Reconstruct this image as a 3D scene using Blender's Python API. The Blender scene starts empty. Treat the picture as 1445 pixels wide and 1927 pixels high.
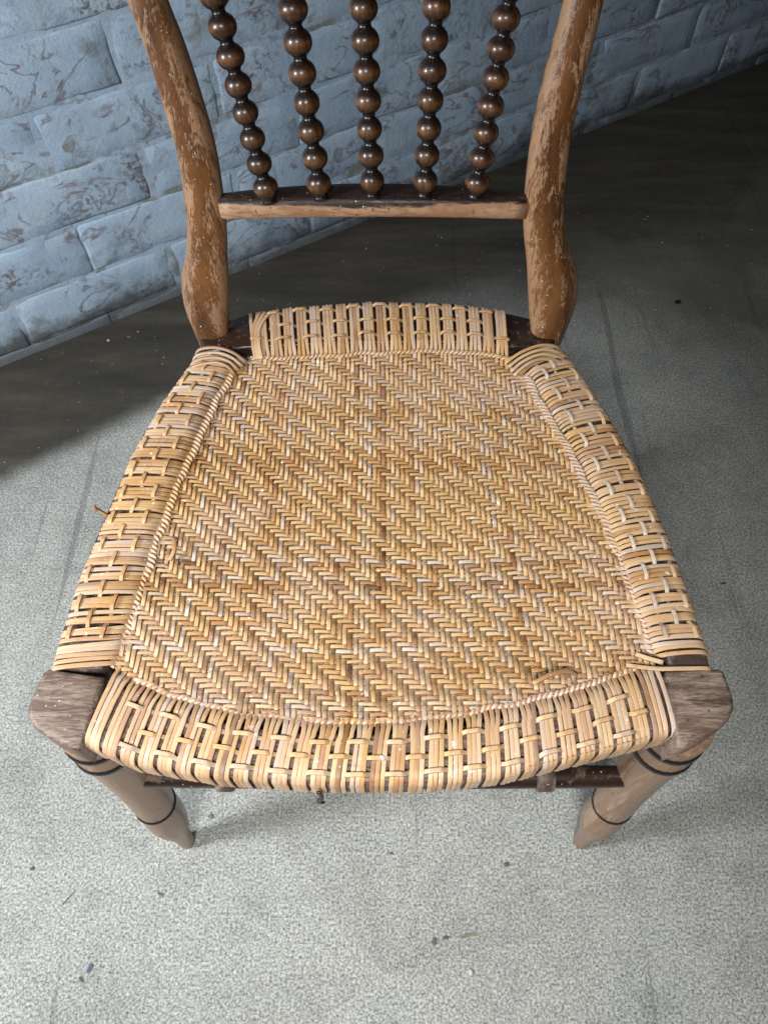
import bpy, bmesh, math, random
import numpy as np
from mathutils import Vector, noise as mnoise
R = math.radians
rng = random.Random(7)
nrs = np.random.RandomState(11)
S = bpy.context.scene
COL = S.collection

# ------------------------------------------------------------------ camera
cd = bpy.data.cameras.new('camera'); cam = bpy.data.objects.new('camera', cd); COL.objects.link(cam)
cam.location = (0, 0, .933); cam.rotation_euler = (R(32), 0, 0)
cd.sensor_fit = 'VERTICAL'; cd.sensor_height = 36; cd.lens = 26.0
cd.clip_start = .01; cd.clip_end = 60
cd.dof.use_dof = True; cd.dof.focus_distance = .54; cd.dof.aperture_fstop = 20
S.camera = cam

# ------------------------------------------------------------------ world, lamps, exposure
w = bpy.data.worlds.new('World'); S.world = w; w.use_nodes = True
bg = w.node_tree.nodes['Background']; bg.inputs[0].default_value = (.55, .62, .75, 1); bg.inputs[1].default_value = .007

def area(name, loc, target, sx, sy, power, col, spread=180):
    l = bpy.data.lights.new(name, 'AREA'); l.shape = 'RECTANGLE'; l.size = sx; l.size_y = sy
    l.energy = power; l.color = col; l.spread = R(spread)
    o = bpy.data.objects.new(name, l); COL.objects.link(o); o.location = loc
    o.rotation_euler = (Vector(target) - Vector(loc)).to_track_quat('-Z', 'Y').to_euler()
    return o
area('window_light', (-1.0, -.06, .98), (-.1, .36, .15), .20, .30, 18.5, (.93, .97, 1.0))
area('doorway_light', (-.12, -.46, 1.30), (0, .10, .2), .26, .22, 4.3, (1.0, .985, .96), 92)
S.view_settings.view_transform = 'Standard'; S.view_settings.look = 'None'
S.view_settings.exposure = 0; S.view_settings.gamma = 1

# ------------------------------------------------------------------ node helpers
class NT:
    def __init__(s, name):
        s.m = bpy.data.materials.new(name); s.m.use_nodes = True; s.t = s.m.node_tree
        s.b = s.t.nodes['Principled BSDF']; s.tc = s.t.nodes.new('ShaderNodeTexCoord')
    def n(s, kind, **kw):
        x = s.t.nodes.new('ShaderNode' + kind)
        for k, v in kw.items():
            if k == 'ins':
                for a, b in v.items(): s.put(x.inputs[a], b)
            else: setattr(x, k, v)
        return x
    def put(s, sock, v):
        if hasattr(v, 'is_output') or isinstance(v, bpy.types.NodeSocket): s.t.links.new(v, sock)
        else: sock.default_value = v
    def map(s, vec, sc=(1, 1, 1), loc=(0, 0, 0), rot=(0, 0, 0)):
        x = s.n('Mapping'); s.put(x.inputs[0], vec); x.inputs[1].default_value = loc; x.inputs[2].default_value = rot; x.inputs[3].default_value = sc
        return x.outputs[0]
    def noise(s, vec, scale, detail=3, rough=.5, dist=0):
        x = s.n('TexNoise'); s.put(x.inputs['Vector'], vec); x.inputs['Scale'].default_value = scale
        x.inputs['Detail'].default_value = detail; x.inputs['Roughness'].default_value = rough; x.inputs['Distortion'].default_value = dist
        return x.outputs[0]
    def ramp(s, fac, stops, interp='LINEAR'):
        x = s.n('ValToRGB'); s.put(x.inputs[0], fac); cr = x.color_ramp; cr.interpolation = interp
        while len(cr.elements) < len(stops): cr.elements.new(.5)
        for e, (p, c) in zip(cr.elements, stops):
            e.position = p; e.color = (c, c, c, 1) if isinstance(c, (int, float)) else (*c, 1)
        return x.outputs[0]
    def mix(s, fac, a, b, mode='MIX'):
        x = s.n('Mix', data_type='RGBA', blend_type=mode)
        s.put(x.inputs[0], fac)
        for i, v in ((6, a), (7, b)):
            if isinstance(v, tuple) and len(v) == 3: v = (*v, 1)
            s.put(x.inputs[i], v)
        return x.outputs[2]
    def math(s, op, a, b=0.0, c=None):
        x = s.n('Math', operation=op); s.put(x.inputs[0], a); s.put(x.inputs[1], b)
        if c is not None: s.put(x.inputs[2], c)
        return x.outputs[0]
    def bump(s, h, strength=.3, dist=.002, normal=None):
        x = s.n('Bump'); x.inputs['Strength'].default_value = strength; x.inputs['Distance'].default_value = dist
        s.put(x.inputs['Height'], h)
        if normal is not None: s.put(x.inputs['Normal'], normal)
        return x.outputs[0]
    def out(s, col=None, rough=None, normal=None, **kw):
        if col is not None: s.put(s.b.inputs['Base Color'], (*col, 1) if isinstance(col, tuple) else col)
        if rough is not None: s.put(s.b.inputs['Roughness'], rough)
        if normal is not None: s.put(s.b.inputs['Normal'], normal)
        for k, v in kw.items(): s.put(s.b.inputs[k.replace('_', ' ')], v)
        return s.m

# ------------------------------------------------------------------ materials
def mat_cane(name, shift=0.0, dusty=.34, freq=13):
    M = NT(name); P = M.tc.outputs['Object']; UV = M.tc.outputs['UV']
    rnd = M.n('ObjectInfo').outputs['Random']
    # offset the noise by the strand so that neighbours differ
    sep = M.n('SeparateXYZ'); M.put(sep.inputs[0], UV)
    com = M.n('CombineXYZ'); M.put(com.inputs[0], sep.outputs[0]); M.put(com.inputs[1], M.math('MULTIPLY', rnd, 97.0))
    alongv = com.outputs[0]
    tone = M.noise(alongv, freq, 2, .6)
    tone = M.math('ADD', M.math('MULTIPLY', tone, .62), M.math('MULTIPLY_ADD', rnd, .64, -.12 + shift))
    c = M.ramp(tone, [(.10, (.20, .085, .03)), (.22, (.47, .225, .08)), (.34, (.60, .335, .125)), (.46, (.70, .435, .185)), (.58, (.61, .34, .14)), (.70, (.74, .50, .25)), (.82, (.58, .43, .33)), (.95, (.78, .67, .53))])
    fib = M.noise(M.map(UV, (60, 2600, 1)), 1, 3, .6)
    c = M.mix(.5, c, M.ramp(fib, [(.3, .45), (.7, 1.0)]), 'MULTIPLY')
    ed = M.math('ABSOLUTE', M.math('DIVIDE', sep.outputs[1], .0030))
    ed = M.ramp(M.math('MULTIPLY_ADD', M.math('SUBTRACT', M.noise(P, 300, 2), .5), .16, ed), [(.40, 0.0), (.49, 1.0)])
    c = M.mix(M.math('MULTIPLY', ed, .68), c, (.07, .032, .014))  # strand edges darkened: dirt, plus shade of the weave gaps painted in
    # greyish pink worn cane and dust in patches
    ln = M.n('VectorMath', operation='LENGTH'); M.put(ln.inputs[0], M.map(P, (4.6, 5.2, 0), (0, -.05, 0)))
    worn = M.math('MULTIPLY_ADD', M.math('SUBTRACT', ln.outputs['Value'], .62), .28, M.noise(P, 22, 4, .65))
    worn = M.ramp(worn, [(.46, 0.0), (.68, 1.0)])
    c = M.mix(M.math('MULTIPLY', worn, dusty), c, (.60, .45, .37))
    grime = M.ramp(M.noise(P, 60, 3, .7, .5), [(.60, 0.0), (.75, 1.0)])
    c = M.mix(M.math('MULTIPLY', grime, .5), c, (.17, .085, .04))
    flake = M.ramp(M.noise(P, 150, 2, .5), [(.71, 0.0), (.735, 1.0)])
    spots = M.ramp(M.noise(M.map(P, (1, 1, 1), (3, 5, 1)), 520, 1, .5), [(.745, 0.0), (.765, 1.0)])
    fl = M.math('MAXIMUM', M.math('MULTIPLY', flake, .75), spots)
    c = M.mix(fl, c, (.80, .78, .74))
    nb = M.bump(fib, .45, .0004); nb = M.bump(M.noise(P, 900, 2), .25, .0003, nb)
    return M.out(c, M.ramp(M.noise(P, 90, 2), [(.3, .34), (.7, .62)]), nb)
CANE = mat_cane('weathered_cane'); CANE_PALE = mat_cane('pale_binder_cane', .12, .2); CANE_TW = mat_cane('twined_cane', .04, .75, 75)

def mat_wood(name, base, dark, wear, sc=(70, 70, 14), lo=.46, hi=.54, rough=.4, specks=True, low=None, edge=False):
    M = NT(name); P = M.tc.outputs['Object']
    st = M.map(P, sc)
    big = M.noise(st, 1, 6, .68, .6)
    mid = M.noise(M.map(P, (sc[0]*6, sc[1]*6, sc[2]*4)), 1, 3, .6)
    f = M.math('MULTIPLY_ADD', mid, .42, M.math('MULTIPLY', big, .72))
    if edge:      # varnish survives along the middle of the front, the edges are rubbed bare
        su = M.n('SeparateXYZ'); M.put(su.inputs[0], M.tc.outputs['UV'])
        ed = M.math('ABSOLUTE', M.math('SUBTRACT', su.outputs[0], .52))
        f = M.math('ADD', f, M.math('MULTIPLY_ADD', ed, .42, -.05))
    mask = M.ramp(f, [(lo + .07, 0.0), (hi + .07, 1.0)])
    grain = M.noise(M.map(P, (sc[0]*9, sc[1]*9, sc[2]*1.2)), 1, 4, .6)
    b = M.mix(.6, M.mix(M.ramp(M.noise(st, .5, 2), [(.35, 0.0), (.65, 1.0)]), base, dark), M.ramp(grain, [(.3, .55), (.7, 1.0)]), 'MULTIPLY')
    wr = M.mix(.5, wear, M.ramp(grain, [(.3, .6), (.7, 1.0)]), 'MULTIPLY')
    c = M.mix(mask, b, wr)
    if low: # black old finish kept on one side of a height
        h0, h1, colr = low
        sep = M.n('SeparateXYZ'); M.put(sep.inputs[0], P)
        z = M.math('MULTIPLY_ADD', big, .014, sep.outputs[2])
        z = M.math('MULTIPLY_ADD', mid, .006, z)
        mm = M.n('MapRange'); M.put(mm.inputs[0], z); mm.inputs[1].default_value = h0 + .01; mm.inputs[2].default_value = h1 + .01
        c = M.mix(mm.outputs[0], c, colr)
    if specks:
        sp = M.ramp(M.noise(P, 520, 1, .5), [(.765, 0.0), (.785, 1.0)])
        c = M.mix(sp, c, (.75, .70, .66))
        pit = M.ramp(M.noise(M.map(P, (300, 300, 120)), 1, 2), [(.28, 1.0), (.33, 0.0)])
        c = M.mix(M.math('MULTIPLY', pit, .7), c, (.04, .02, .01))
    rg = M.mix(mask, (rough,)*3, (.6,)*3)
    nb = M.bump(grain, .2, .0006); nb = M.bump(mask, .35, -.0004, nb)
    return M.out(c, rg, nb)
POST = mat_wood('worn_varnished_beech', (.175, .073, .024), (.08, .034, .013), (.325, .185, .10), sc=(150, 150, 26), lo=.53, hi=.63, rough=.3, edge=True)
LEG = mat_wood('faded_leg_wood', (.31, .19, .12), (.26, .14, .08), (.38, .27, .19), sc=(60, 60, 8), lo=.5, hi=.62, rough=.3)
RAILB = mat_wood('cross_rail_wood', (.36, .20, .11), (.28, .15, .08), (.42, .26, .16), sc=(14, 70, 70), low=(.5625, .5645, (.018, .009, .007)))
DARK = mat_wood('dark_stained_rail_wood', (.035, .018, .012), (.015, .009, .007), (.12, .07, .045), sc=(30, 30, 60), lo=.55, hi=.63, rough=.3)
GREYW = mat_wood('weathered_grey_brown_wood', (.165, .105, .078), (.085, .048, .037), (.34, .265, .205), sc=(22, 170, 170), lo=.44, hi=.64, rough=.5)
SIDEW = mat_wood('old_side_rail_wood', (.10, .065, .05), (.05, .03, .026), (.24, .19, .165), sc=(40, 14, 40), lo=.5, hi=.62, rough=.5)
BLACKP = NT('black_ring_paint').out((.012, .011, .011), .35)

def mat_spindle():
    M = NT('dark_polished_spindle_wood'); P = M.tc.outputs['Object']; UV = M.tc.outputs['UV']
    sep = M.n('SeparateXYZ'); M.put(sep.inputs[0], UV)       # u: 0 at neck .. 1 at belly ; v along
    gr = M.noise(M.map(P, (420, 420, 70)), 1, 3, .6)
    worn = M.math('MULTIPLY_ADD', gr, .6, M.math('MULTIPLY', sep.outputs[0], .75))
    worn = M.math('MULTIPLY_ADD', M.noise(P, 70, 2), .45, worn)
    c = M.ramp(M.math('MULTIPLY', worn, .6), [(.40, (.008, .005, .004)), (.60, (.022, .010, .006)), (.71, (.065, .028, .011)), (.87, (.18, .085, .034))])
    return M.out(c, .36, M.bump(gr, .35, .0005), Coat_Weight=.28, Coat_Roughness=.14)
SPIN = mat_spindle()

def mat_floor():
    M = NT('speckled_concrete'); P = M.tc.outputs['Object']
    warp = M.noise(P, 3, 3, .6)
    fine = M.noise(P, 360, 4, .8); mid = M.noise(P, 75, 3, .6); big = M.noise(P, 5.5, 4, .6)
    c = M.ramp(fine, [(.34, (.07, .07, .065)), (.44, (.27, .275, .255)), (.53, (.46, .47, .445)), (.64, (.72, .73, .70))])
    c = M.mix(.5, c, M.ramp(mid, [(.3, .68), (.7, 1.0)]), 'MULTIPLY')
    c = M.mix(.8, c, M.ramp(big, [(.32, (.70, .69, .66)), (.45, (.90, .89, .87)), (.55, (1.0, .99, .97)), (.68, (.86, .88, .87))]), 'MULTIPLY')
    wh = M.ramp(M.noise(M.map(P, (1, 1, 1), (7, 2, 0)), 260, 1, .5), [(.735, 0.0), (.765, 1.0)])
    dk = M.ramp(M.noise(M.map(P, (1, 1, 1), (1, 9, 0)), 150, 2, .5), [(.735, 0.0), (.76, 1.0)])
    c = M.mix(wh, c, (.72, .72, .70)); c = M.mix(M.math('MULTIPLY', dk, .7), c, (.045, .042, .04))
    c = M.mix(.5, c, M.ramp(M.noise(P, 17, 5, .7), [(.33, .62), (.5, .95), (.7, 1.0)]), 'MULTIPLY')
    # trowel scratches running away to the right
    scr = M.noise(M.map(P, (34, 1.3, 1), (0, 0, 0), (0, 0, R(24))), 1, 5, .65)
    sl = M.ramp(scr, [(.60, 0.0), (.66, 1.0)])
    c = M.mix(M.math('MULTIPLY', sl, .42), c, (.09, .09, .085))
    # brown smooth cement margin along the wall, widened at right as painted shade
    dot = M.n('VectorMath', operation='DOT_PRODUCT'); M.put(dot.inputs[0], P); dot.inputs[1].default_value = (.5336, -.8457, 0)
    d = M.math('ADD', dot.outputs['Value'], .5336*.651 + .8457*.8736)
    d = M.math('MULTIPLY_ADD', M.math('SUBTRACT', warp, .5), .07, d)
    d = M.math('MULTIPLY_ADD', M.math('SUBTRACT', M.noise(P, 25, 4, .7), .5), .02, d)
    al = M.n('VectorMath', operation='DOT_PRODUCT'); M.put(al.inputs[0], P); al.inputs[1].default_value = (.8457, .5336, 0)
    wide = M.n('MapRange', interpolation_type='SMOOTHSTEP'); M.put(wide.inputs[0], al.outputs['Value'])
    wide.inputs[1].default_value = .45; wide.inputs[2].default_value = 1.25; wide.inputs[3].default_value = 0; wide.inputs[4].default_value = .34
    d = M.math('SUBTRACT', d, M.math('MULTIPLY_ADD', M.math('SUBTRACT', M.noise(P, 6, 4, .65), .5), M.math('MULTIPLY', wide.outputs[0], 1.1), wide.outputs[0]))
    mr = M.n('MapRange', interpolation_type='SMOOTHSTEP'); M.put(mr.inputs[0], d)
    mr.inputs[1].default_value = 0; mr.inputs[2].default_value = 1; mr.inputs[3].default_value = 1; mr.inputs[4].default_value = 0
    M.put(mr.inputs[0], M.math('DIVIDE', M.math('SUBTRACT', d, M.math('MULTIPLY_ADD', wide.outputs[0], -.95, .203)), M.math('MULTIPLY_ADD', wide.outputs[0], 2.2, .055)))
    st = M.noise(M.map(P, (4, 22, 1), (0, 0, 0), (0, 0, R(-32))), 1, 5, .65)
    margin_shade = M.ramp(st, [(.3, (.024, .020, .013)), (.5, (.044, .037, .025)), (.7, (.075, .065, .046))])
    margin_shade = M.mix(.35, margin_shade, M.ramp(mid, [(.3, .5), (.7, 1.0)]), 'MULTIPLY')
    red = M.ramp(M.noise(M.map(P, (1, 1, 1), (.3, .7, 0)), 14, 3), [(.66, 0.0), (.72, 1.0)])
    margin_shade = M.mix(M.math('MULTIPLY', red, .5), margin_shade, (.10, .03, .02))
    c = M.mix(M.math('MULTIPLY', mr.outputs[0], .97), c, margin_shade)
    # two crossing dark bands on the right
    sx = M.n('SeparateXYZ'); M.put(sx.inputs[0], M.map(P, (1, 1, 1), (0, 0, 0), (0, 0, R(-58))))
    wob = M.math('MULTIPLY', M.math('SUBTRACT', M.noise(P, 16, 4, .65), .5), .09)
    def band(src, centre, half):
        q = M.math('ABSOLUTE', M.math('ADD', M.math('SUBTRACT', src, centre), wob))
        return M.ramp(M.math('DIVIDE', q, half), [(.55, 1.0), (1.0, 0.0)])
    b1 = band(sx.outputs[0], 1.208, .055); b2 = band(sx.outputs[1], 0.048, .05)
    lim1 = M.ramp(M.math('DIVIDE', M.math('ABSOLUTE', M.math('SUBTRACT', sx.outputs[1], 0.048)), .5), [(.5, 1.0), (.7, 0.0)])
    lim2 = M.ramp(M.math('DIVIDE', M.math('ABSOLUTE', M.math('SUBTRACT', sx.outputs[0], 1.408)), .5), [(.4, 1.0), (.6, 0.0)])
    pat = M.math('MAXIMUM', M.math('MULTIPLY', b1, lim1), M.math('MULTIPLY', b2, lim2))
    c = M.mix(M.math('MULTIPLY', pat, .5), c, (.10, .095, .08))
    h = M.mix(mr.outputs[0], M.mix(.4, fine, mid), M.mix(.7, mid, st))
    nb = M.bump(h, .3, .0018); nb = M.bump(sl, .4, -.0015, nb)
    return M.out(c, .82, nb)
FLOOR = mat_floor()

def mat_paint(name, mortar=False):
    M = NT(name); P = M.tc.outputs['Object']; rnd = M.n('ObjectInfo').outputs['Random']
    if not mortar:                                    # shared brick meshes: shift the pattern brick by brick
        com = M.n('CombineXYZ'); M.put(com.inputs[0], M.math('MULTIPLY', rnd, 31.0)); M.put(com.inputs[2], M.math('MULTIPLY', rnd, 17.0))
        va = M.n('VectorMath', operation='ADD'); M.put(va.inputs[0], P); M.put(va.inputs[1], com.outputs[0]); Q = va.outputs[0]
    else: Q = P
    n1 = M.noise(Q, 9, 4, .6)
    c = M.ramp(n1, [(.3, (.35, .48, .63)), (.5, (.47, .61, .77)), (.7, (.56, .70, .83))])
    pale = M.ramp(M.noise(Q, 26, 3, .7), [(.5, 0.0), (.7, 1.0)])
    c = M.mix(M.math('MULTIPLY', pale, .45), c, (.50, .54, .60))
    # scraped curls that show the red brick: contour lines of a distorted noise inside patches
    n2 = M.noise(M.map(Q, (1, 1, 1.6)), 9, 6, .55, 1.5)
    line = M.math('ABSOLUTE', M.math('SUBTRACT', n2, .5))
    line = M.ramp(M.math('MULTIPLY_ADD', M.math('SUBTRACT', M.noise(Q, 90, 2), .5), .05, line), [(.0, 1.0), (.030, 0.0)])
    patch = M.ramp(M.noise(M.map(Q, (1, 1, 1), (4, 4, 4)), 7.5, 3, .6), [(.47, 0.0), (.54, 1.0)])
    crumbs = M.ramp(M.noise(Q, 95, 5, .75), [(.50, 0.0), (.58, 1.0)])
    patch2 = M.ramp(M.noise(M.map(Q, (1, 1, 1), (9, 1, 4)), 9, 3, .6), [(.52, 0.0), (.66, .9)])
    k = M.math('MAXIMUM', M.math('MULTIPLY', M.math('MULTIPLY', line, patch), .75), M.math('MULTIPLY', crumbs, patch2))
    redc = M.mix(M.noise(Q, 60, 2), (.26, .125, .115), (.085, .07, .068))
    c = M.mix(M.math('MULTIPLY', k, .95 if not mortar else .7), c, redc)
    if mortar:
        dirt = M.ramp(M.noise(P, 9, 4, .65), [(.52, 0.0), (.62, 1.0)])
        c = M.mix(M.math('MULTIPLY', dirt, .8), c, (.20, .20, .16))
    else:
        dirt = M.ramp(M.noise(M.map(Q, (1, 1, 1), (2, 8, 3)), 13, 3, .65), [(.60, 0.0), (.68, 1.0)])
        c = M.mix(M.math('MULTIPLY', dirt, .5), c, (.17, .17, .15))
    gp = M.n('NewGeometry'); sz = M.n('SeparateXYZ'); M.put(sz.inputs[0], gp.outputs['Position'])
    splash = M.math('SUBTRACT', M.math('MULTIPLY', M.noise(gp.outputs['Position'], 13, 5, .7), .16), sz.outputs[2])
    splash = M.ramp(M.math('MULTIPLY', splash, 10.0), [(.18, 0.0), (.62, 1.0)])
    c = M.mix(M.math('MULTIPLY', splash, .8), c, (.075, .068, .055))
    gg = M.ramp(M.noise(gp.outputs['Position'], 330, 3, .8), [(.34, .80), (.55, 1.0)])
    c = M.mix(.8, c, gg, 'MULTIPLY')
    h = M.math('MULTIPLY_ADD', k, -.3, M.math('MULTIPLY_ADD', M.noise(Q, 110, 5, .75), .9, M.noise(Q, 14, 3)))
    return M.out(c, .55, M.bump(h, .55, .0028))
BRICKM = mat_paint('whitewashed_brick'); MORTAR = mat_paint('whitewashed_mortar', True)

# ------------------------------------------------------------------ mesh helpers
ORG = np.zeros(3)                                   # base of the thing being built
def mesh_obj(name, verts, faces, mat, parent=None, uv=None, smooth=True, local=False):
    v = np.asarray(verts, float)
    if not local: v = v - ORG
    me = bpy.data.meshes.new(name); me.from_pydata(v.tolist(), [], faces); me.update()
    if uv is not None:
        l = me.uv_layers.new(name='UVMap')
        vi = np.empty(len(me.loops), np.int32); me.loops.foreach_get('vertex_index', vi)
        l.data.foreach_set('uv', np.asarray(uv, np.float32)[vi].ravel())
    if smooth: me.polygons.foreach_set('use_smooth', [True]*len(me.polygons))
    me.materials.append(mat)
    o = bpy.data.objects.new(name, me); COL.objects.link(o)
    if parent: o.parent = parent
    return o
def finish_bm(name, bm, mat, parent, smooth=True):
    bmesh.ops.recalc_face_normals(bm, faces=bm.faces)
    for v in bm.verts: v.co -= Vector(ORG)
    me = bpy.data.meshes.new(name); bm.to_mesh(me); bm.free()
    if smooth: me.polygons.foreach_set('use_smooth', [True]*len(me.polygons))
    me.materials.append(mat); o = bpy.data.objects.new(name, me); COL.objects.link(o)
    if parent: o.parent = parent
    return o
def loft(sections, closed_ends=True):
    n = len(sections[0]); V = np.concatenate(sections); F = []
    for i in range(len(sections)-1):
        a = i*n; b = a+n
        for k in range(n):
            k2 = (k+1) % n; F.append((a+k, a+k2, b+k2, b+k))
    if closed_ends: F.append(tuple(range(n))[::-1]); F.append(tuple(range((len(sections)-1)*n, len(sections)*n)))
    return V, F
def catmull(P, k=4):
    P = np.asarray(P, float); Q = np.vstack([2*P[0]-P[1], P, 2*P[-1]-P[-2]]); out = []
    for i in range(1, len(Q)-2):
        for j in range(k):
            t = j/k; a, b, c, d = Q[i-1], Q[i], Q[i+1], Q[i+2]
            out.append(.5*((2*b)+(c-a)*t+(2*a-5*b+4*c-d)*t*t+(3*b-a-3*c+d)*t**3))
    out.append(P[-1]); return np.array(out)
def chaikin(P, n=2):
    P = np.asarray(P, float)
    for _ in range(n):
        Q = np.roll(P, -1, 0); P = np.stack([.75*P+.25*Q, .25*P+.75*Q], 1).reshape(-1, P.shape[1])
    return P
def bm_prism(outline, z0, z1, bev, seg=3):
    bm = bmesh.new(); vs = [bm.verts.new((x, y, z0)) for x, y in outline]
    f = bm.faces.new(vs); r = bmesh.ops.extrude_face_region(bm, geom=[f])
    top = [g for g in r['geom'] if isinstance(g, bmesh.types.BMVert)]
    for v in top: v.co.z = z1
    ed = [e for e in bm.edges if abs(e.verts[0].co.z - e.verts[1].co.z) < 1e-6]
    bmesh.ops.bevel(bm, geom=ed, offset=bev, segments=seg, profile=.5, affect='EDGES', clamp_overlap=True)
    return bm
def lathe(p0, p1, prof, n=24, uvf=None):
    """prof: (t along axis in metres, radius)"""
    p0 = np.array(p0, float); ax = np.array(p1, float)-p0; ax /= np.linalg.norm(ax)
    s = np.cross(ax, [0, 1, 0]); s /= np.linalg.norm(s); q = np.cross(ax, s)
    a = np.linspace(0, 2*np.pi, n, endpoint=False)
    secs = [p0 + ax*t + r*(np.outer(np.cos(a), s)+np.outer(np.sin(a), q)) for t, r in prof]
    return loft(secs)

# flat cane strip swept along a path
CS = np.array([(-.5, -.45), (-.495, .62), (-.43, .93), (-.33, 1.0), (.33, 1.0), (.43, .93), (.495, .62), (.5, -.45)])
def strip(name, pts, width, thick, side, mat, parent, wv=None, cs=CS):
    P = np.asarray(pts, float); n = len(P)
    T = np.gradient(P, axis=0); T /= (np.linalg.norm(T, axis=1, keepdims=True)+1e-9)
    Sd = np.asarray(side, float)
    if Sd.ndim == 1: Sd = np.tile(Sd, (n, 1))
    Sd = Sd - T*np.sum(Sd*T, 1, keepdims=True); Sd /= np.linalg.norm(Sd, axis=1, keepdims=True)
    N = np.cross(Sd, T)
    wd = np.full(n, width) if wv is None else wv
    m = len(cs)
    V = P[:, None, :] + Sd[:, None, :]*(cs[None, :, 0, None]*wd[:, None, None]) + N[:, None, :]*((cs[None, :, 1, None]-.5)*thick)
    V = V.reshape(-1, 3)
    i = np.arange(n-1)[:, None]*m; k = np.arange(m)[None, :]; k2 = (k+1) % m
    F = np.stack([i+k, i+k2, i+m+k2, i+m+k], -1).reshape(-1, 4).tolist()
    F = [tuple(f) for f in F]+[tuple(range(m))[::-1], tuple(range((n-1)*m, n*m))]
    L = np.concatenate([[0], np.cumsum(np.linalg.norm(np.diff(P, axis=0), axis=1))])
    off = rng.random()*3
    uv = np.stack([np.repeat(L+off, m), np.tile(cs[:, 0]*width, n)], 1)
    return mesh_obj(name, V, F, mat, parent, uv)

def tag(o, label=None, cat=None, group=None, kind=None):
    if label: o['label'] = label
    if cat: o['category'] = cat
    if group: o['group'] = group
    if kind: o['kind'] = kind
    return o

# ------------------------------------------------------------------ floor
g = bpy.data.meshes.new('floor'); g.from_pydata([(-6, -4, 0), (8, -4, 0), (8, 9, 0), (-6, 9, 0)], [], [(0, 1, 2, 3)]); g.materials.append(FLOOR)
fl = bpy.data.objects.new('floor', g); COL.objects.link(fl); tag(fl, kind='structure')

# ------------------------------------------------------------------ brick wall
wall = bpy.data.objects.new('brick_wall', None)
WM = bpy.data.meshes.new('brick_wall')
L0, L1, HT = -1.6, 4.2, 1.35
NX, NZ = 290, 68
vx = []; fa = []
for j in range(NZ+1):
    for i in range(NX+1):
        s = L0+(L1-L0)*i/NX; z = -.02+HT*j/NZ
        vx.append((s, .0002+.0026*(mnoise.noise((s*11, z*11, 3)) )+.0016*mnoise.noise((s*40, z*40, 8)), z))
for j in range(NZ):
    for i in range(NX):
        a = j*(NX+1)+i; fa.append((a, a+1, a+NX+2, a+NX+1))
nb0 = len(vx)
vx += [(L0, .22, -.02), (L1, .22, -.02), (L1, .22, HT-.02), (L0, .22, HT-.02)]
fa += [(nb0+1, nb0, nb0+3, nb0+2)]
WM.from_pydata(vx, [], fa); WM.polygons.foreach_set('use_smooth', [True]*len(WM.polygons)); WM.materials.append(MORTAR)
wall = bpy.data.objects.new('brick_wall', WM); COL.objects.link(wall)
wall.location = (-.651, .8736, 0); wall.rotation_euler = (0, 0, math.atan2(.5336, .8457))
tag(wall, 'whitewashed old brick wall with scraped blue-white paint behind the cane chair', 'wall')
def brick_mesh(lx, seed, hz=.0885):
    nx = 11; nz = 6; m = .0022
    US = [0, .016]+[.016+.968*q/8 for q in range(1, 8)]+[.984, .995, 1]; US = [0, .018]+[.018+.964*q/9 for q in range(1, 10)]+[1]; VS = [0, .055, .28, .5, .72, .945, 1]
    V = []; F = []
    for j in range(nz+1):
        for i in range(nx+1):
            u = US[i]; v = VS[j]
            x = m+(lx-2*m)*u; z = m+(hz-2*m)*v
            e = 0 if (i in (0, nx) or j in (0, nz)) else 1
            wob = .0030
            x += wob*mnoise.noise((x*30, z*30, seed*5.1)); z += wob*mnoise.noise((x*22, z*30, seed*7.7+50))
            y = -.0022*e + .0012 + .0012*mnoise.noise((x*11, z*14, seed*3.3+20)) + .0009*mnoise.noise((x*45, z*45, seed))
            z += .003*mnoise.noise((x*7, seed*2.2, 4)); V.append((x, y, z))
    n0 = nx+1
    for j in range(nz):
        for i in range(nx):
            a = j*n0+i; F.append((a, a+1, a+n0+1, a+n0))
    # back rim so the brick has depth
    ring = [i for i in range(n0)]+[j*n0+nx for j in range(1, nz+1)]+[nz*n0+i for i in range(nx-1, -1, -1)]+[j*n0 for j in range(nz-1, 0, -1)]
    b0 = len(V)
    for r in ring: V.append((V[r][0], .06, V[r][2]))
    for k in range(len(ring)):
        k2 = (k+1) % len(ring); F.append((ring[k2], ring[k], b0+k, b0+k2))
    F.append(tuple(b0+k for k in range(len(ring))))
    me = bpy.data.meshes.new('brick'); me.from_pydata(V, [], F); me.polygons.foreach_set('use_smooth', [True]*len(me.polygons)); me.materials.append(BRICKM)
    return me
BL = .2685; BH = .0885
bms = [brick_mesh(BL, i+1) for i in range(9)]
nbr = 0
for k in range(-1, 14):
    z = .018+BH*k
    off = (.067 if k % 2 == 0 else .205)
    x = off-BL*math.ceil((off-(-.55))/BL)
    while x < 3.3:
        if nbr < 280:
            o = bpy.data.objects.new('brick', bms[rng.randrange(9)]); COL.objects.link(o); o.parent = wall
            o.location = (x+rng.uniform(-.004, .004), rng.uniform(-.0008, .0008), z+rng.uniform(-.002, .002)); o.rotation_euler = (0, R(rng.uniform(-.5, .5)), 0); nbr += 1
        x += BL

# ------------------------------------------------------------------ chair
ORG = np.array([0, .30, 0.])
chair = bpy.data.objects.new('side_chair', None); COL.objects.link(chair); chair.location = ORG
tag(chair, 'worn wooden side chair with woven cane seat and five bobbin-turned back spindles', 'chair')

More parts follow.
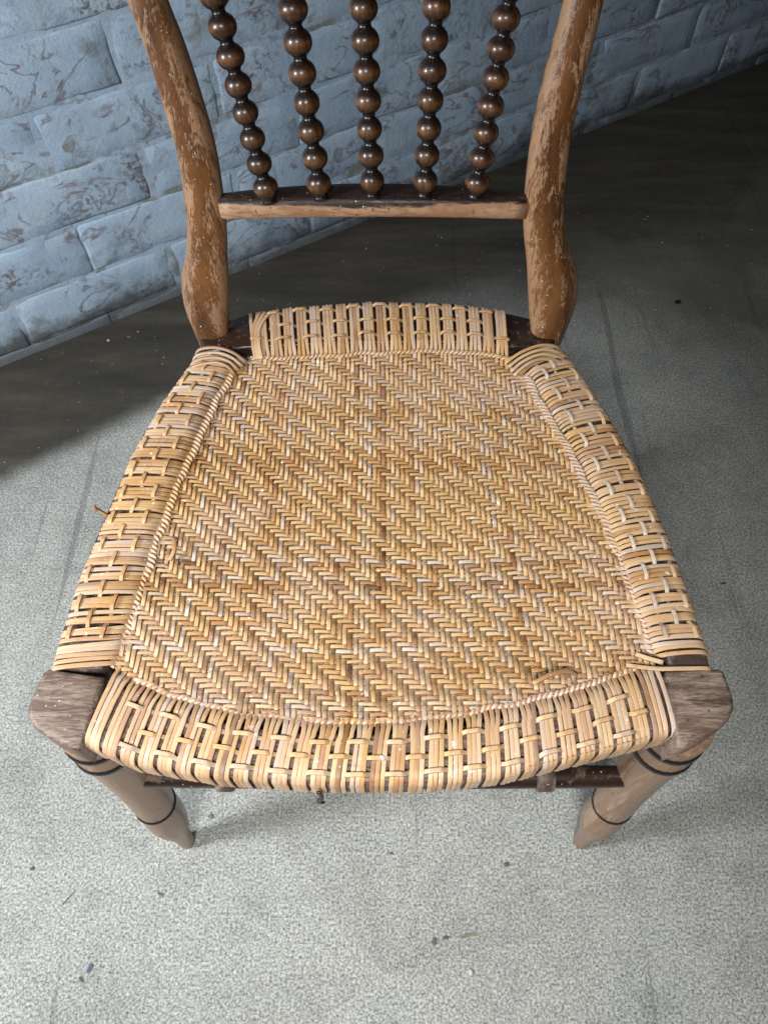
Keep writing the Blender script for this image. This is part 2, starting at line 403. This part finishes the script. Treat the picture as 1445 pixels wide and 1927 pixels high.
# seat plan measured in metres (x right, y away)
outL = np.array([(-0.229, 0.172), (-0.228, 0.207), (-0.225, 0.248), (-0.216, 0.304), (-0.207, 0.36), (-0.191, 0.416), (-0.168, 0.472)])
outR = np.array([(0.227, 0.172), (0.222, 0.235), (0.217, 0.28), (0.206, 0.344), (0.191, 0.398), (0.175, 0.446), (0.159, 0.482)])
inL = np.array([(-0.184, 0.179), (-0.18, 0.219), (-0.175, 0.253), (-0.168, 0.304), (-0.158, 0.354), (-0.145, 0.41), (-0.132, 0.452), (-.119, .468)])
inR = np.array([(0.187, 0.183), (0.180, 0.24), (0.170, 0.294), (0.156, 0.349), (0.141, 0.393), (0.124, 0.446), (0.114, 0.468)])
frO = np.array([(-.197, .1285), (-.163, .1155), (-.108, .1065), (-.041, .102), (.026, .1022), (.076, .107), (.128, .119), (.19, .134)])
frT = np.array([(-.184, .179), (-.170, .170), (-.132, .157), (-.095, .147), (-.043, .142), (.010, .142), (.062, .149), (.116, .161), (.173, .179), (.187, .183)])
bkO = np.array([(-.128, .525), (-.086, .534), (-.011, .5415), (.063, .5385), (.117, .529)])
bkT = np.array([(-.119, .468), (-.058, .471), (-.011, .475), (.037, .477), (.084, .475), (.114, .468)])
fx = lambda C, y: np.interp(y, C[:, 1], C[:, 0])      # x as a function of y
fy = lambda C, x: np.interp(x, C[:, 0], C[:, 1])
ZW = .4435
def sag(x, y):
    a = np.clip(1-(x/.18)**2, 0, 1)*np.clip(1-((y-.315)/.17)**2, 0, 1)
    return -.011*a
def zbase(x, y): return ZW + sag(x, y) + .0012*mnoise.noise((x*14, y*14, 2))
def warp(p):
    x, y, z = p
    dx = .0018*mnoise.noise((x*16, y*16, 11)) + .0005*mnoise.noise((x*60, y*60, 13))
    dy = .0020*mnoise.noise((x*16, y*16, 31)) + .0005*mnoise.noise((x*60, y*60, 33))
    return (x+dx, y+dy, z)

PX, PY = .00395, .00385
NV = int((.1855+.1825)/PX)
VX = [-.1822+PX*i for i in range(NV+1)]
NR = int((.4765-.1435)/PY)
RY = [.1438+PY*j for j in range(NR+1)]
AMP = .00084; TH = .00098; WD = .0030
def over_v(i, j):      # vertical strand on top? 3/3 twill, stepping right towards the front
    return ((i + j) % 6) < 3
def crown(i, j):
    m = (i+j) % 3; return .00022 if m == 1 else 0.0

def rail_path(ia, ib, zin, side_dir=None, n=3, lift=0.0, down=.022):
    """from the twist (ia) to outer edge (ib): up over the rail, roll over the outside, down and under"""
    ia = np.array(ia); ib = np.array(ib); d = ib-ia; L = np.linalg.norm(d); u = d/L
    prof = [(0, zin), (.08, zin+.0025), (.2, .4478), (.45, .4492), (.7, .4490), (.86, .4478), (.95, .4455), (.995, .4415), (1.0, .437)]
    P = [(*(ia+d*t), z+lift) for t, z in prof]
    e = ib
    P += [(*e, .43), (*(e-u*.0005), .437-down+.004), (*(e-u*.003), .437-down), (*(e-u*.014), .437-down-.001)]
    return catmull(P, n)

# --- twist boundaries, per strand counts
verts_pos = []
for i, x in enumerate(VX):
    full = (fx(inL, .468)+.001 < x < fx(inR, .468)-.001)
    yf = float(fy(frT, x))
    if full: yb = float(fy(bkT, x))
    elif x < 0: yb = float(np.interp(x, inL[:, 0], inL[:, 1]))
    else: yb = float(np.interp(-x, -inR[:, 0], inR[:, 1]))
    verts_pos.append((i, x, yf, yb, full))

def bunch(idx, pitch, amt):
    g = idx % 3
    return (g-1)*-1*amt if False else (1-g)*amt
# front/back group offsets
for (i, x, yf, yb, full) in verts_pos:
    # front rail part
    xo = -.1945+(x+.1822)/(VX[-1]+.1822)*.3840
    br = bunch(i, PX, .00088) + rng.uniform(-.0002, .0002)
    xo2 = xo
    rail = rail_path((x, yf), (xo2, float(fy(frO, xo2))-.0005), zbase(x, yf), lift=rng.uniform(0, .0004))
    # ease the bunching in
    k = len(rail); tt = np.clip(np.linspace(0, 1, k)*4.5-.15, 0, 1); rail[:, 0] += br*tt*tt*(3-2*tt)
    pts = [tuple(p) for p in rail[::-1][:-1]]
    pts = [warp((p[0], p[1], p[2])) if q > len(pts)-8 else p for q, p in enumerate(pts)]
    seg = []
    jx = rng.uniform(-.00018, .00018)
    for j, y in enumerate(RY):
        if y < yf+.0012 or y > yb-.0012: continue
        s = 1 if over_v(i, j) else -1
        xx = x + jx + .00016*math.sin(i*3.1+j*.9)
        z = zbase(x, y)+.00012+s*AMP + (crown(i, j) if s > 0 else 0)
        jz = rng.uniform(-.0001, .0001)
        for dy in ((-.47, .47) if s > 0 else (-.24, .24)): seg.append(warp((xx, y+dy*PY, z+jz)))
    pts += seg
    if full:
        xb = -.1265+(x+.1177)/(.1132+.1177)*.2420
        brb = bunch(i, PX, .00098) + rng.uniform(-.0002, .0002)
        rb = rail_path((x, yb), (xb, float(fy(bkO, xb))), zbase(x, yb), lift=rng.uniform(0, .0004))
        tb = np.clip(np.linspace(0, 1, len(rb))*4.5-.15, 0, 1); rb[:, 0] += brb*tb*tb*(3-2*tb)
        pts += [tuple(p) for p in rb]
    else:
        dxo = -.006 if x < 0 else .006
        pts += [(x+dxo*.3, yb+.002, ZW-.001), (x+dxo, yb+.005, ZW-.005)]
    pts = np.array(pts)
    # side vector follows the fanned direction on the front rail
    wv = np.full(len(pts), WD*rng.uniform(.92, 1.07)); ramp_ = np.ones(len(pts)); ramp_[:k] = 1.12; ramp_[-(37 if full else 1):] = 1.12; wv *= ramp_
    wv *= 1+.05*np.sin(np.arange(len(pts))*.7+i)
    strip('cane_strand', pts, WD, TH*rng.uniform(.92, 1.1), (1, 0, 0), CANE, chair, wv)

for j, y in enumerate(RY):
    # ends
    left_side = y > .180 and y < .4665; right_side = y > .184 and y < .4665
    if y <= .180 or y <= .184 and False: pass
    def ends(sign):
        if sign < 0:
            if left_side: return float(fx(inL, y)), 'side'
        else:
            if right_side: return float(fx(inR, y)), 'side'
        C = frT if y < .3 else bkT
        xs = np.linspace(C[0, 0], C[-1, 0], 400); ys = fy(C, xs)
        ok = (ys < y-.0005) if y < .3 else (ys > y+.0005)
        if not ok.any(): return None, None
        xx = xs[ok]; return (float(xx[0]) if sign < 0 else float(xx[-1])), 'tuck'
    xl, kl = ends(-1); xr, kr = ends(1)
    if xl is None or xr is None or xr-xl < .02: continue
    seg = []
    jy = rng.uniform(-.00016, .00016)
    for i, x in enumerate(VX):
        if x < xl+.0012 or x > xr-.0012: continue
        s = -1 if over_v(i, j) else 1
        z = zbase(x, y)+s*AMP+(crown(i, j) if s > 0 else 0)
        yy = y+jy+.00014*math.sin(j*2.3+i*1.1); jz = rng.uniform(-.0001, .0001)
        for dx in ((-.24, .24) if s > 0 else (-.46, .46)): seg.append(warp((x+dx*PX, yy, z+jz)))
    def side_end(xe, sign):
        C = outL if sign < 0 else outR
        y0, y1 = (.180, .4665) if sign < 0 else (.184, .4665)
        o0, o1 = (.1765, .4725) if sign < 0 else (.1850, .4815)
        u = (y-y0)/(y1-y0)
        br = bunch(j+(1 if sign > 0 else 0), PY, .00072)
        if sign > 0: u2 = u
        yo = o0+(o1-o0)*u + br + .0009*mnoise.noise((u*22, sign*4, 5)) + rng.uniform(-.0003, .0003)
        # a slack, uneven wrap: bows a little towards the front
        P = rail_path((xe, y), (float(fx(C, yo)), yo), zbase(xe, y), lift=rng.uniform(0, .0006))
        t = np.linspace(0, 1, len(P)); P[:, 1] += (-.002 if sign < 0 else .0022)*np.sin(np.clip(t*1.35, 0, 1)*np.pi)*rng.uniform(.4, 1.5)
        return [tuple(p) for p in P]
    pts = []
    if kl == 'side': pts += side_end(xl, -1)[::-1][:-1]
    else: pts += [(xl-.003, y-.002 if y < .3 else y+.002, ZW-.004), (xl-.0005, y, ZW-.0015)]
    pts += seg
    if kr == 'side': pts += side_end(xr, 1)[1:]
    else: pts += [(xr+.0005, y, ZW-.0015), (xr+.003, y-.002 if y < .3 else y+.002, ZW-.004)]
    pts = np.array(pts)
    wv = WD*.93*rng.uniform(.88, 1.08)*(1+.05*np.sin(np.arange(len(pts))*.6+j))
    if kl == 'side': wv[:37] *= 1.26
    if kr == 'side': wv[-37:] *= 1.26
    strip('cane_strand', pts, WD, TH*rng.uniform(.92, 1.1), (0, -1, 0), CANE, chair, wv)

# --- binder strands that weave over and under the groups of three on each rail
def binder(C_in, C_out, groups, frac, phase, horiz, sign=0, ext=.006):
    """groups: list of (a_in, a_out) strand-group limits along the rail, as coordinate pairs"""
    pts = []
    for gi, (a, b) in enumerate(groups):
        up = (gi+phase) % 2 == 0
        mid = .5*(a+b); h = .5*(b-a)
        zt = .4507 if up else .4472
        if frac > .8: zt -= .0006
        fr = frac+rng.uniform(-.025, .025)
        for q in (-.96, -.6, 0, .6, .96) if up else (-.5, .5):
            c = mid+q*h
            if horiz:
                yo = float(fy(C_out, c)); yi = float(fy(C_in, c)); pts.append((c, yi+(yo-yi)*fr, zt+(.00025 if abs(q) < .9 else -.0004)*up))
            else:
                xo = float(fx(C_out, c)); xi = float(fx(C_in, c)); pts.append((xi+(xo-xi)*fr, c, zt+(.00025 if abs(q) < .9 else -.0004)*up))
    P = catmull(pts, 3)
    T = np.gradient(P, axis=0); T[:, 2] = 0; T /= np.linalg.norm(T, axis=1, keepdims=True)
    Sd = np.stack([T[:, 1], -T[:, 0], np.zeros(len(T))], 1)
    strip('binder_strand', P, .0031, .0008, Sd, CANE_PALE, chair)
def groups_of(vals, skip, w, phase=0):
    out = []; n = len(vals)
    for s in range(skip, n-2-skip, 3):
        out.append((vals[s]-w, vals[s+2]+w))
    return out
fo = [-.1945+(x+.1822)/(VX[-1]+.1822)*.3840 for x in VX]
while len(fo) % 3: fo.append(fo[-1]+PX)
for fr, ph in ((.36, 0), (.62, 1), (.86, 0)):
    gs = groups_of(fo, 6, .0008); binder(frT, frO, gs, fr, ph, True)
bi0 = [i for (i, x, a, b, f) in verts_pos if f]
st = (3-bi0[0] % 3) % 3
bx = [-.1265+(VX[i]+.1177)/(.1132+.1177)*.2420 for i in bi0[st:]]
for fr, ph in ((.28, 0), (.55, 1), (.82, 0)):
    gs = groups_of(bx, 3 if fr > .5 else 0, .0008); binder(bkT, bkO, gs, fr, ph, True)
for sign, Ci, Co, y0, o0, o1, rot in ((-1, inL, outL, .180, .1765, .4725, 0), (1, inR, outR, .184, .1850, .4815, 1)):
    ys = [(j, y) for j, y in enumerate(RY) if y0 < y < .4665]
    g0 = [q for q, (j, y) in enumerate(ys) if (j+rot) % 3 == 0][0]
    vals = [o0+(o1-o0)*(y-y0)/(.4665-y0) for j, y in ys[g0:]]
    for fr, ph in ((.30, 0), (.56, 1), (.82, 0)):
        gs = groups_of(vals, 3, .0008); binder(Ci, Co, gs, fr, ph, False, sign)

# --- twined pair along the foot of each wrapped rail
def twine(C, along_x, pitch, lift=.0003, rad=.00125, amp=.0011, dyn=.0009, start=0, end=1):
    D = catmull(C, 12); L = np.concatenate([[0], np.cumsum(np.linalg.norm(np.diff(D, axis=0), axis=1))])
    n = int(L[-1]/pitch*6); s = np.linspace(L[-1]*start, L[-1]*end, n)
    P = np.stack([np.interp(s, L, D[:, 0]), np.interp(s, L, D[:, 1])], 1)
    T = np.gradient(P, axis=0); T /= np.linalg.norm(T, axis=1, keepdims=True); Nn = np.stack([-T[:, 1], T[:, 0]], 1)
    for ply in (0, 1):
        a = np.pi*s/pitch + ply*np.pi
        jit = np.array([.55*mnoise.noise((q*220, ply*5, 3)) for q in s])
        xy = P + Nn*(amp*1.15*np.sin(a)*(1+jit))[:, None] + Nn*np.array([.0022*mnoise.noise((q*55, 7, 1)) for q in s])[:, None]
        z = ZW+lift+dyn*np.cos(a)*(1+jit)
        pts = np.column_stack([xy, z])
        Sd = np.column_stack([Nn*np.cos(a)[:, None]*.9 + T*.35, np.zeros(n)])
        al = np.linspace(0, 2*np.pi, 6, endpoint=False); cs = np.stack([np.cos(al)*.5, np.sin(al)*.5+.5], 1)
        N2 = np.column_stack([Nn, np.zeros(n)])
        strip('twined_strand', pts, rad*2.0*(1+.15*ply), rad*1.3, N2, CANE_TW, chair, cs=cs)
twine(frT[1:-1], True, PX); twine(bkT, True, PX)
twine(inL[:-1]+np.array([-.001, 0]), False, PY, rad=.0013, amp=.0020, dyn=.0011, lift=.0004); twine(inR[:-1]+np.array([.001, 0]), False, PY, rad=.0013, amp=.0020, dyn=.0011, lift=.0004)

# --- loose and broken cane ends
def loose(pts, w=.003, side=(0, -1, 0), mat=CANE, name='loose_cane_end'):
    return strip(name, catmull(pts, 4), w, .001, side, mat, chair)
loose([(.166, .180, .4465), (.185, .1765, .4492), (.203, .1765, .4495), (.2200, .1772, .4480), (.2245, .1775, .4445)])
loose([(.174, .188, .4465), (.181, .184, .449), (.190, .1800, .4515)], .0034)
loose([(-.0415, .0985, .440), (-.040, .0970, .431), (-.0425, .0960, .424), (-.0395, .0955, .4205)], .003, (1, 0, 0), DARK)
loose([(-.213, .300, .4465), (-.219, .303, .449), (-.2215, .3035, .4510), (-.2225, .305, .4535)], .0028)
loose([(.100, .166, .4495), (.113, .172, .4505), (.125, .175, .4485), (.132, .173, .445)], .003)
loose([(-.160, .262, .4455), (-.157, .269, .4485), (-.1585, .278, .447), (-.1605, .283, .444)], .003, (1, 0, 0))

# --- strands at the outermost wrap beside the back post (slanting, bundled)
for k in range(3):
    x0 = -.1165+k*.0026
    loose([(x0+.002, .466, .445), (x0-.001, .480, .4500), (x0-.002, .50, .4503), (x0+.001+k*.002, .519, .4495), (x0+.002+k*.003, .5235, .444), (x0+.002+k*.003, .524, .43)], .0033, (1, 0, 0))
for k in range(4):
    loose([(.108+k*.002, .461-k*.005, .4455), (.122+k*.001, .4695-k*.005, .4500), (.140, .4765-k*.0055, .4515), (.1565+k*.001, .4775-k*.0065, .4480), (.161+k*.0015, .476-k*.0065, .438), (.1605+k*.0015, .4755-k*.0065, .425)], .0034)
    loose([(-.122-k*.003, .462-k*.005, .4455), (-.135-k*.001, .4695-k*.0055, .4500), (-.150, .4740-k*.006, .4510), (-.1655-k*.001, .4740-k*.007, .4480), (-.1705-k*.0015, .472-k*.007, .438), (-.1700-k*.0015, .4715-k*.007, .425)], .0034)

# --- seat frame
ft_in = [(x, float(fy(frT, x))-.0085) for x in np.linspace(.188, -.188, 19)]
fr_out = [(x, float(fy(frO, x))+.0015) for x in np.linspace(-.1955, .188, 21)]
finish_bm('front_seat_rail', bm_prism(fr_out+ft_in, .414, .4462, .004), GREYW, chair)
corner = [(-.1970, .1225), (-.209, .1265), (-.220, .1310), (-.2290, .1365), (-.2350, .1430), (-.2370, .151), (-.2350, .165), (-.2325, .1750), (-.2290, .1775), (-.1900, .1715), (-.1905, .165)]
finish_bm('corner_block', bm_prism(corner, .411, .4480, .0038, 4), GREYW, chair)
cornerR = [(.1895, .1695), (.1915, .1755), (.229, .1775), (.2322, .1755), (.2340, .158), (.2328, .150), (.2280, .1425), (.219, .1355), (.207, .1295), (.1895, .1235)]
finish_bm('corner_block', bm_prism(cornerR, .411, .4480, .0038, 4), GREYW, chair)
def side_rail(Co, Ci, sg, y0, y1):
    yo = np.linspace(y0, y1, 14)
    o = [(float(fx(Co, y))-sg*.0018, float(y)) for y in yo]; i = [(float(fx(Ci, y))+sg*.0095, float(y)) for y in yo[::-1]]
    pl = o+i
    finish_bm('side_seat_rail', bm_prism(pl, .416, .4462, .004), SIDEW, chair)
side_rail(outL, inL, -1, .1775, .470); side_rail(outR, inR, 1, .177, .478)
back = [(-.160, .474), (-.125, .480), (-.06, .4830), (0, .4865), (.06, .4865), (.113, .480), (.150, .480), (.158, .492), (.15, .512), (.115, .5235), (.063, .5370), (-.011, .5400), (-.086, .5325), (-.126, .5235), (-.158, .507), (-.168, .49)]
finish_bm('back_seat_rail', bm_prism(back, .414, .4466, .003), DARK, chair)

# --- rebated inner ledges of the frame under the twined edge
li = [(x, float(fy(frT, x))+.002) for x in np.linspace(.180, -.180, 19)]; lo_ = [(x, float(fy(frT, x))-.012) for x in np.linspace(-.180, .180, 19)]
finish_bm('rail_ledge', bm_prism(lo_+li, .417, .4375, .0015, 1), DARK, chair)
for Ci, sg in ((inL, -1), (inR, 1)):
    yy = np.linspace(.182, .462, 14)
    pl = [(float(fx(Ci, y))+sg*.012, float(y)) for y in yy]+[(float(fx(Ci, y))-sg*.002, float(y)) for y in yy[::-1]]
    finish_bm('rail_ledge', bm_prism(pl, .418, .4375, .0015, 1), DARK, chair)
li = [(x, float(fy(bkT, x))-.002) for x in np.linspace(-.115, .112, 13)]; lo_ = [(x, float(fy(bkT, x))+.013) for x in np.linspace(.112, -.115, 13)]
finish_bm('rail_ledge', bm_prism(li+lo_, .417, .4375, .0015, 1), DARK, chair)

# --- front stretcher: a turned rod between the legs with collars
secs = [(0, .0085), (.03, .0092), (.1, .0098), (.208, .0102), (.316, .0098), (.386, .0092), (.416, .0085)]
tt = np.linspace(0, .416, 40); rr = np.interp(tt, [q[0] for q in secs], [q[1] for q in secs])
V, F = lathe((-.208, .1405, .290), (.208, .1405, .290), list(zip(tt, rr)), 18)
stv = mesh_obj('front_stretcher', V, F, DARK, chair)
for x in (-.132, -.012, .014, .134):
    V, F = lathe((x-.008, .1405, .290), (x+.008, .1405, .290), [(0, .009), (.001, .0118), (.004, .0124), (.012, .0124), (.015, .0118), (.016, .009)], 18)
    mesh_obj('stretcher_collar', V, F, SIDEW, stv)

# --- front legs
prof = [(0, .0082), (.0015, .0090), (.02, .0096), (.042, .0106), (.064, .0124), (.092, .0168), (.120, .0197), (.148, .0199), (.170, .0188), (.182, .0184), (.192, .0192), (.21, .0190), (.23, .0187), (.27, .0191), (.32, .0204), (.36, .0226), (.372, .0230), (.378, .0222), (.386, .0224), (.394, .0220), (.405, .023), (.4135, .0235)]
for sx in (-1, 1):
    p0 = (sx*.2285, .131, 0); p1 = (sx*.2085, .1505, .4135)
    pp = np.array([(t, r) for t, r in prof]); tt = np.linspace(0, prof[-1][0], 60); rr = np.interp(tt, pp[:, 0], pp[:, 1])
    rr = np.convolve(np.pad(rr, 1, 'edge'), [.25, .5, .25], 'valid')
    V, F = lathe(p0, p1, list(zip(tt, rr)), 28)
    lg = mesh_obj('front_leg', V, F, LEG, chair)
    P0 = np.array(p0); A = np.array(p1)-P0; A /= np.linalg.norm(A)
    for t0, r0, hw in ((.182, .0186, .0032), (.366, .0226, .0050), (.392, .0224, .0048)):
        V, F = lathe(P0+A*(t0-hw), P0+A*(t0+hw), [(0, r0-.001), (hw*.35, r0+.0009), (hw, r0+.0016), (hw*1.65, r0+.0009), (hw*2, r0-.001)], 28)
        mesh_obj('black_ring', V, F, BLACKP, lg)

# --- back posts: stations (outer x, inner x, y of the front face, z, flare)
PL = [(-.166, -.140, .560, 0, 0), (-.168, -.138, .536, .15, 0), (-.172, -.138, .515, .30, 0), (-.172, -.140, .4945, .395, .3), (-.1765, -.1425, .489, .438, .8), (-.1812, -.1405, .4949, .4617, 1), (-.1792, -.1367, .5012, .4867, .9), (-.1705, -.1339, .5072, .5109, .6), (-.1648, -.1310, .5130, .533, .25), (-.1618, -.1293, .5182, .5551, 0), (-.1605, -.1296, .5282, .595, 0), (-.1648, -.1345, .5372, .6313, 0), (-.1690, -.1413, .5455, .6644, 0), (-.1752, -.1492, .553, .6947, 0), (-.183, -.157, .568, .75, 0), (-.178, -.152, .583, .81, 0), (-.155, -.130, .595, .86, 0), (-.13, -.108, .600, .885, 0)]
PR = [(.162, .136, .560, 0, 0), (.164, .134, .536, .15, 0), (.167, .134, .515, .30, 0), (.165, .134, .4945, .395, .3), (.1690, .1350, .489, .438, .8), (.1735, .1310, .4949, .4617, 1), (.1715, .1265, .5012, .4867, 1), (.1615, .1218, .5072, .5109, .6), (.1525, .1165, .5130, .533, .2), (.1469, .1135, .5182, .5551, 0), (.1435, .1121, .5282, .595, 0), (.1442, .1140, .5372, .6313, 0), (.1477, .1190, .5455, .6644, 0), (.1503, .1228, .553, .6947, 0), (.156, .129, .568, .75, 0), (.148, .121, .583, .81, 0), (.133, .108, .595, .86, 0), (.108, .086, .600, .885, 0)]
for st_ in (PL, PR):
    A = catmull(np.array(st_), 5); secs = []; uvp = []
    for xo, xi, y, z, fl_ in A:
        fl_ = min(max(fl_, 0), 1); D = .029+.005*fl_
        s = np.sign(xo-xi); wdt = abs(xo-xi)
        # local coords: a from inner(0) to outer(wdt), b depth
        c1 = .30; fa_ = .26*fl_
        poly = [(0.0*wdt, D*.5), (.06*wdt, D*.16), (.30*wdt, 0), (.62*wdt, 0), ((.90-fa_*.7)*wdt, D*(.10-.06*fl_)), ((1.0-fa_*.12)*wdt, D*(.42+.12*fl_)), (1.0*wdt, D*.68), (.86*wdt, D*.96), (.5*wdt, D), (.12*wdt, D*.92)]
        c = chaikin(poly, 2 if fl_ < .3 else 2)
        a_ = c[:, 0]; a0, a1 = a_.min(), a_.max(); a_ = (a_-a0)/(a1-a0)*wdt
        sec = np.stack([xi+s*a_, y+c[:, 1]-.001, np.full(len(c), z)], 1)
        if s > 0: sec = sec[::-1]
        secs.append(sec); q = a_/wdt; q = q[::-1] if s > 0 else q; uvp += [(u_, z) for u_ in q]
    V, F = loft(secs); mesh_obj('back_post', V, F, POST, chair, uv=np.array(uvp))
# hidden-from-view top of the back: a curved crest joining the posts
cr = catmull([(-.12, .598, .880), (-.07, .606, .905), (-.012, .610, .912), (.05, .606, .905), (.098, .598, .880)], 5)
secs = []
for x, y, z in cr:
    a = np.linspace(0, 2*np.pi, 14, endpoint=False); secs.append(np.stack([np.full(14, x), y+.015+.012*np.cos(a), z+.02*np.sin(a)], 1))
V, F = loft(secs); mesh_obj('crest_rail', V, F, POST, chair)

# --- lower cross rail of the back
secs = []
for t in np.linspace(0, 1, 25):
    x = -.1320+t*(.1140+.1320); bow = 1-(2*t-1)**2
    zt = .5640+.0050*bow; zb = .5470+.0050*bow; yf_ = .5205-.0035*bow; yb_ = yf_+.0125+.0095*bow
    m = [(yf_+.001, zb+.001), (yf_-.0012, (zb+zt)/2), (yf_+.0005, zt-.0018), (yf_+.003, zt), (yb_-.003, zt+.0022), (yb_, zt-.001), (yb_, zb+.002), (yb_-.004, zb-.001), (yf_+.005, zb-.001)]
    c = chaikin(m, 1); secs.append(np.column_stack([np.full(len(c), x), c]))
V, F = loft(secs); mesh_obj('cross_rail', V, F, RAILB, chair)

# --- bobbin spindles
SP = [((-.0927, .5234, .5761), (-.1132, .5537, .6976), 7), ((-.0509, .5241, .5789), (-.0614, .5518, .6898), 6), ((-.0093, .5246, .5808), (-.0138, .5519, .6904), 6), ((.0321, .5246, .5808), (.0352, .5522, .6912), 6), ((.0728, .5243, .5797), (.0828, .5505, .6848), 6)]
for a, b, n in SP:
    a = np.array(a); b = np.array(b); L = np.linalg.norm(b-a); ax = (b-a)/L; p = L/n
    tot = int(.325/p); prof = []; uu = []
    prof += [(-.0118, .0062), (-.0098, .0058)]; uu += [0, 0]
    for k in range(tot):
        rb = (.00960+.0005*min(k/6, 1.2))*rng.uniform(.97, 1.03)
        hb = p*.5*.97; nk = .0047
        for q in np.linspace(-.86, .86, 15):
            r = rb*math.sqrt(1-q*q); tpos = q*hb
            r = max(r, nk)
            prof.append((k*p+tpos, r)); uu.append((1-abs(q)/.86)**.6)
        prof.append(((k+.5)*p, nk)); uu.append(0)
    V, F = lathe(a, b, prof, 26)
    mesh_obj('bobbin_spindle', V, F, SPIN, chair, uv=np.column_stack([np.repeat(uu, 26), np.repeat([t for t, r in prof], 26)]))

# ------------------------------------------------------------------ litter on the floor
ORG = np.zeros(3)
def chip(name, loc, sx, sy, h, rot, col, label, cat, seed, curl=0.0, n=9, group=None):
    rr = random.Random(seed); a = np.linspace(0, 2*np.pi, n, endpoint=False)
    rad = np.array([rr.uniform(.65, 1.0) for _ in a])
    base = np.stack([np.cos(a)*sx*rad, np.sin(a)*sy*rad], 1)*.82
    cr, sr = math.cos(rot), math.sin(rot)
    secs = []
    for k, (sc, z) in enumerate([(.85, 0.0006), (1.0, h*.4+.0006), (.8, h), (.3, h*1.1)]):
        q = base*sc; zz = z+curl*(q[:, 0]/sx)**2
        secs.append(np.stack([q[:, 0]*cr-q[:, 1]*sr, q[:, 0]*sr+q[:, 1]*cr, zz], 1))
    V, F = loft(secs); m = NT(name+'_matter'); P = m.tc.outputs['Object']
    m.out(m.mix(m.noise(P, 400, 2), tuple(c*.6 for c in col), col), .6)
    o = mesh_obj(name, V, F, m.m, None, smooth=False, local=True); o.location = loc; tag(o, label, cat, group); return o

chip('paint_flake', (-.3152, .0055, 0), .0075, .0032, .0012, R(66), (.07, .09, .16), 'shiny dark blue flake on the concrete at lower left, larger of the two together', 'flake', 1, .0015)
chip('floor_crumb', (-.3225, -.0045, 0), .0042, .0022, .001, R(-38), (.08, .08, .08), 'small dark chip just below the shiny blue flake at lower left', 'crumb', 2)
chip('leaf_fragment', (.0929, .0362, 0), .0135, .0030, .0008, R(14), (.24, .23, .15), 'long pale olive leaf scrap in front of the chair, lower centre of the floor', 'leaf scrap', 3, .001, 12)
chip('seed_husk', (.0672, .0342, 0), .0060, .0024, .0016, R(3), (.11, .10, .115), 'dark grey seed husk left of the pale olive leaf scrap', 'husk', 4)
chip('floor_crumb', (.0545, .0300, 0), .0036, .0058, .0014, R(-20), (.13, .12, .11), 'dark ragged crumb left of the grey seed husk', 'crumb', 5)
chip('floor_crumb', (.5284, 1.0284, 0), .010, .007, .004, R(20), (.015, .014, .013), 'black crumb alone on the floor right of the chair back', 'crumb', 6)
chip('wood_sliver', (.4752, .4648, 0), .0075, .0018, .0012, R(12), (.03, .025, .02), 'thin dark wood sliver on the floor right of the seat', 'sliver', 7)
chip('wood_sliver', (-.2506, .0762, 0), .0065, .0020, .0011, R(-16), (.13, .11, .09), 'small brown curved sliver below the left front foot of the chair', 'sliver', 8, .001)
chip('wood_sliver', (-.3531, .0724, 0), .0170, .0009, .0008, R(52), (.10, .09, .075), 'thin straight splinter slanting on the floor at far lower left', 'sliver', 9)
chip('pebble', (-.4011, .1021, 0), .0035, .0032, .0022, 0, (.12, .12, .115), 'tiny round grey pebble near the left edge, above the slanting splinter', 'pebble', 10)
chip('pebble', (-.2046, .1579, 0), .0050, .0040, .0022, 0, (.17, .19, .21), 'bluish grey pebble beside the shadow of the left front leg', 'pebble', 11)
chip('floor_crumb', (.0077, .1183, 0), .0045, .0018, .0012, R(-15), (.12, .11, .10), 'small dark crumb under the middle of the front seat edge', 'crumb', 12)
chip('pebble', (.1397, .106, 0), .0052, .0040, .0024, R(20), (.13, .125, .12), 'brownish grey pebble left of the right front foot', 'pebble', 13)
chip('pebble', (.0925, .0016, 0), .0040, .0046, .0030, R(20), (.72, .71, .66), 'white pebble below the leaf scrap, lower centre of the floor', 'pebble', 14)
chip('pebble', (-.478, .9332, 0), .0040, .0030, .0030, R(20), (.6, .6, .6), 'tiny white pebble on the dark floor at the foot of the brick wall', 'pebble', 15)
# fine grit strewn on the concrete
V = []; F = []
for k in range(1500):
    x = rng.uniform(-.75, 1.0); y = rng.uniform(-.12, 1.35); r = rng.choice([.0005, .0007, .0009, .0013])*rng.uniform(.7, 1.2)
    if (x+.651)*.5336-(y-.8736)*.8457 < .01: continue
    b = len(V); a0 = rng.random()*6
    for q in range(5): V.append((x+r*math.cos(a0+q*1.2566), y+r*math.sin(a0+q*1.2566)*rng.uniform(.6, 1), .0002))
    V.append((x, y, r*.9)); F += [(b+q, b+(q+1) % 5, b+5) for q in range(5)]
gm = NT('pale_grit'); gm.out(gm.ramp(gm.noise(gm.tc.outputs['Object'], 37, 1), [(.4, (.12, .12, .11)), (.6, (.62, .61, .58))]), .7)
o = mesh_obj('floor_grit', V, F, gm.m, None, smooth=False); tag(o, 'fine pale grit scattered over the concrete floor', 'grit', kind='stuff')
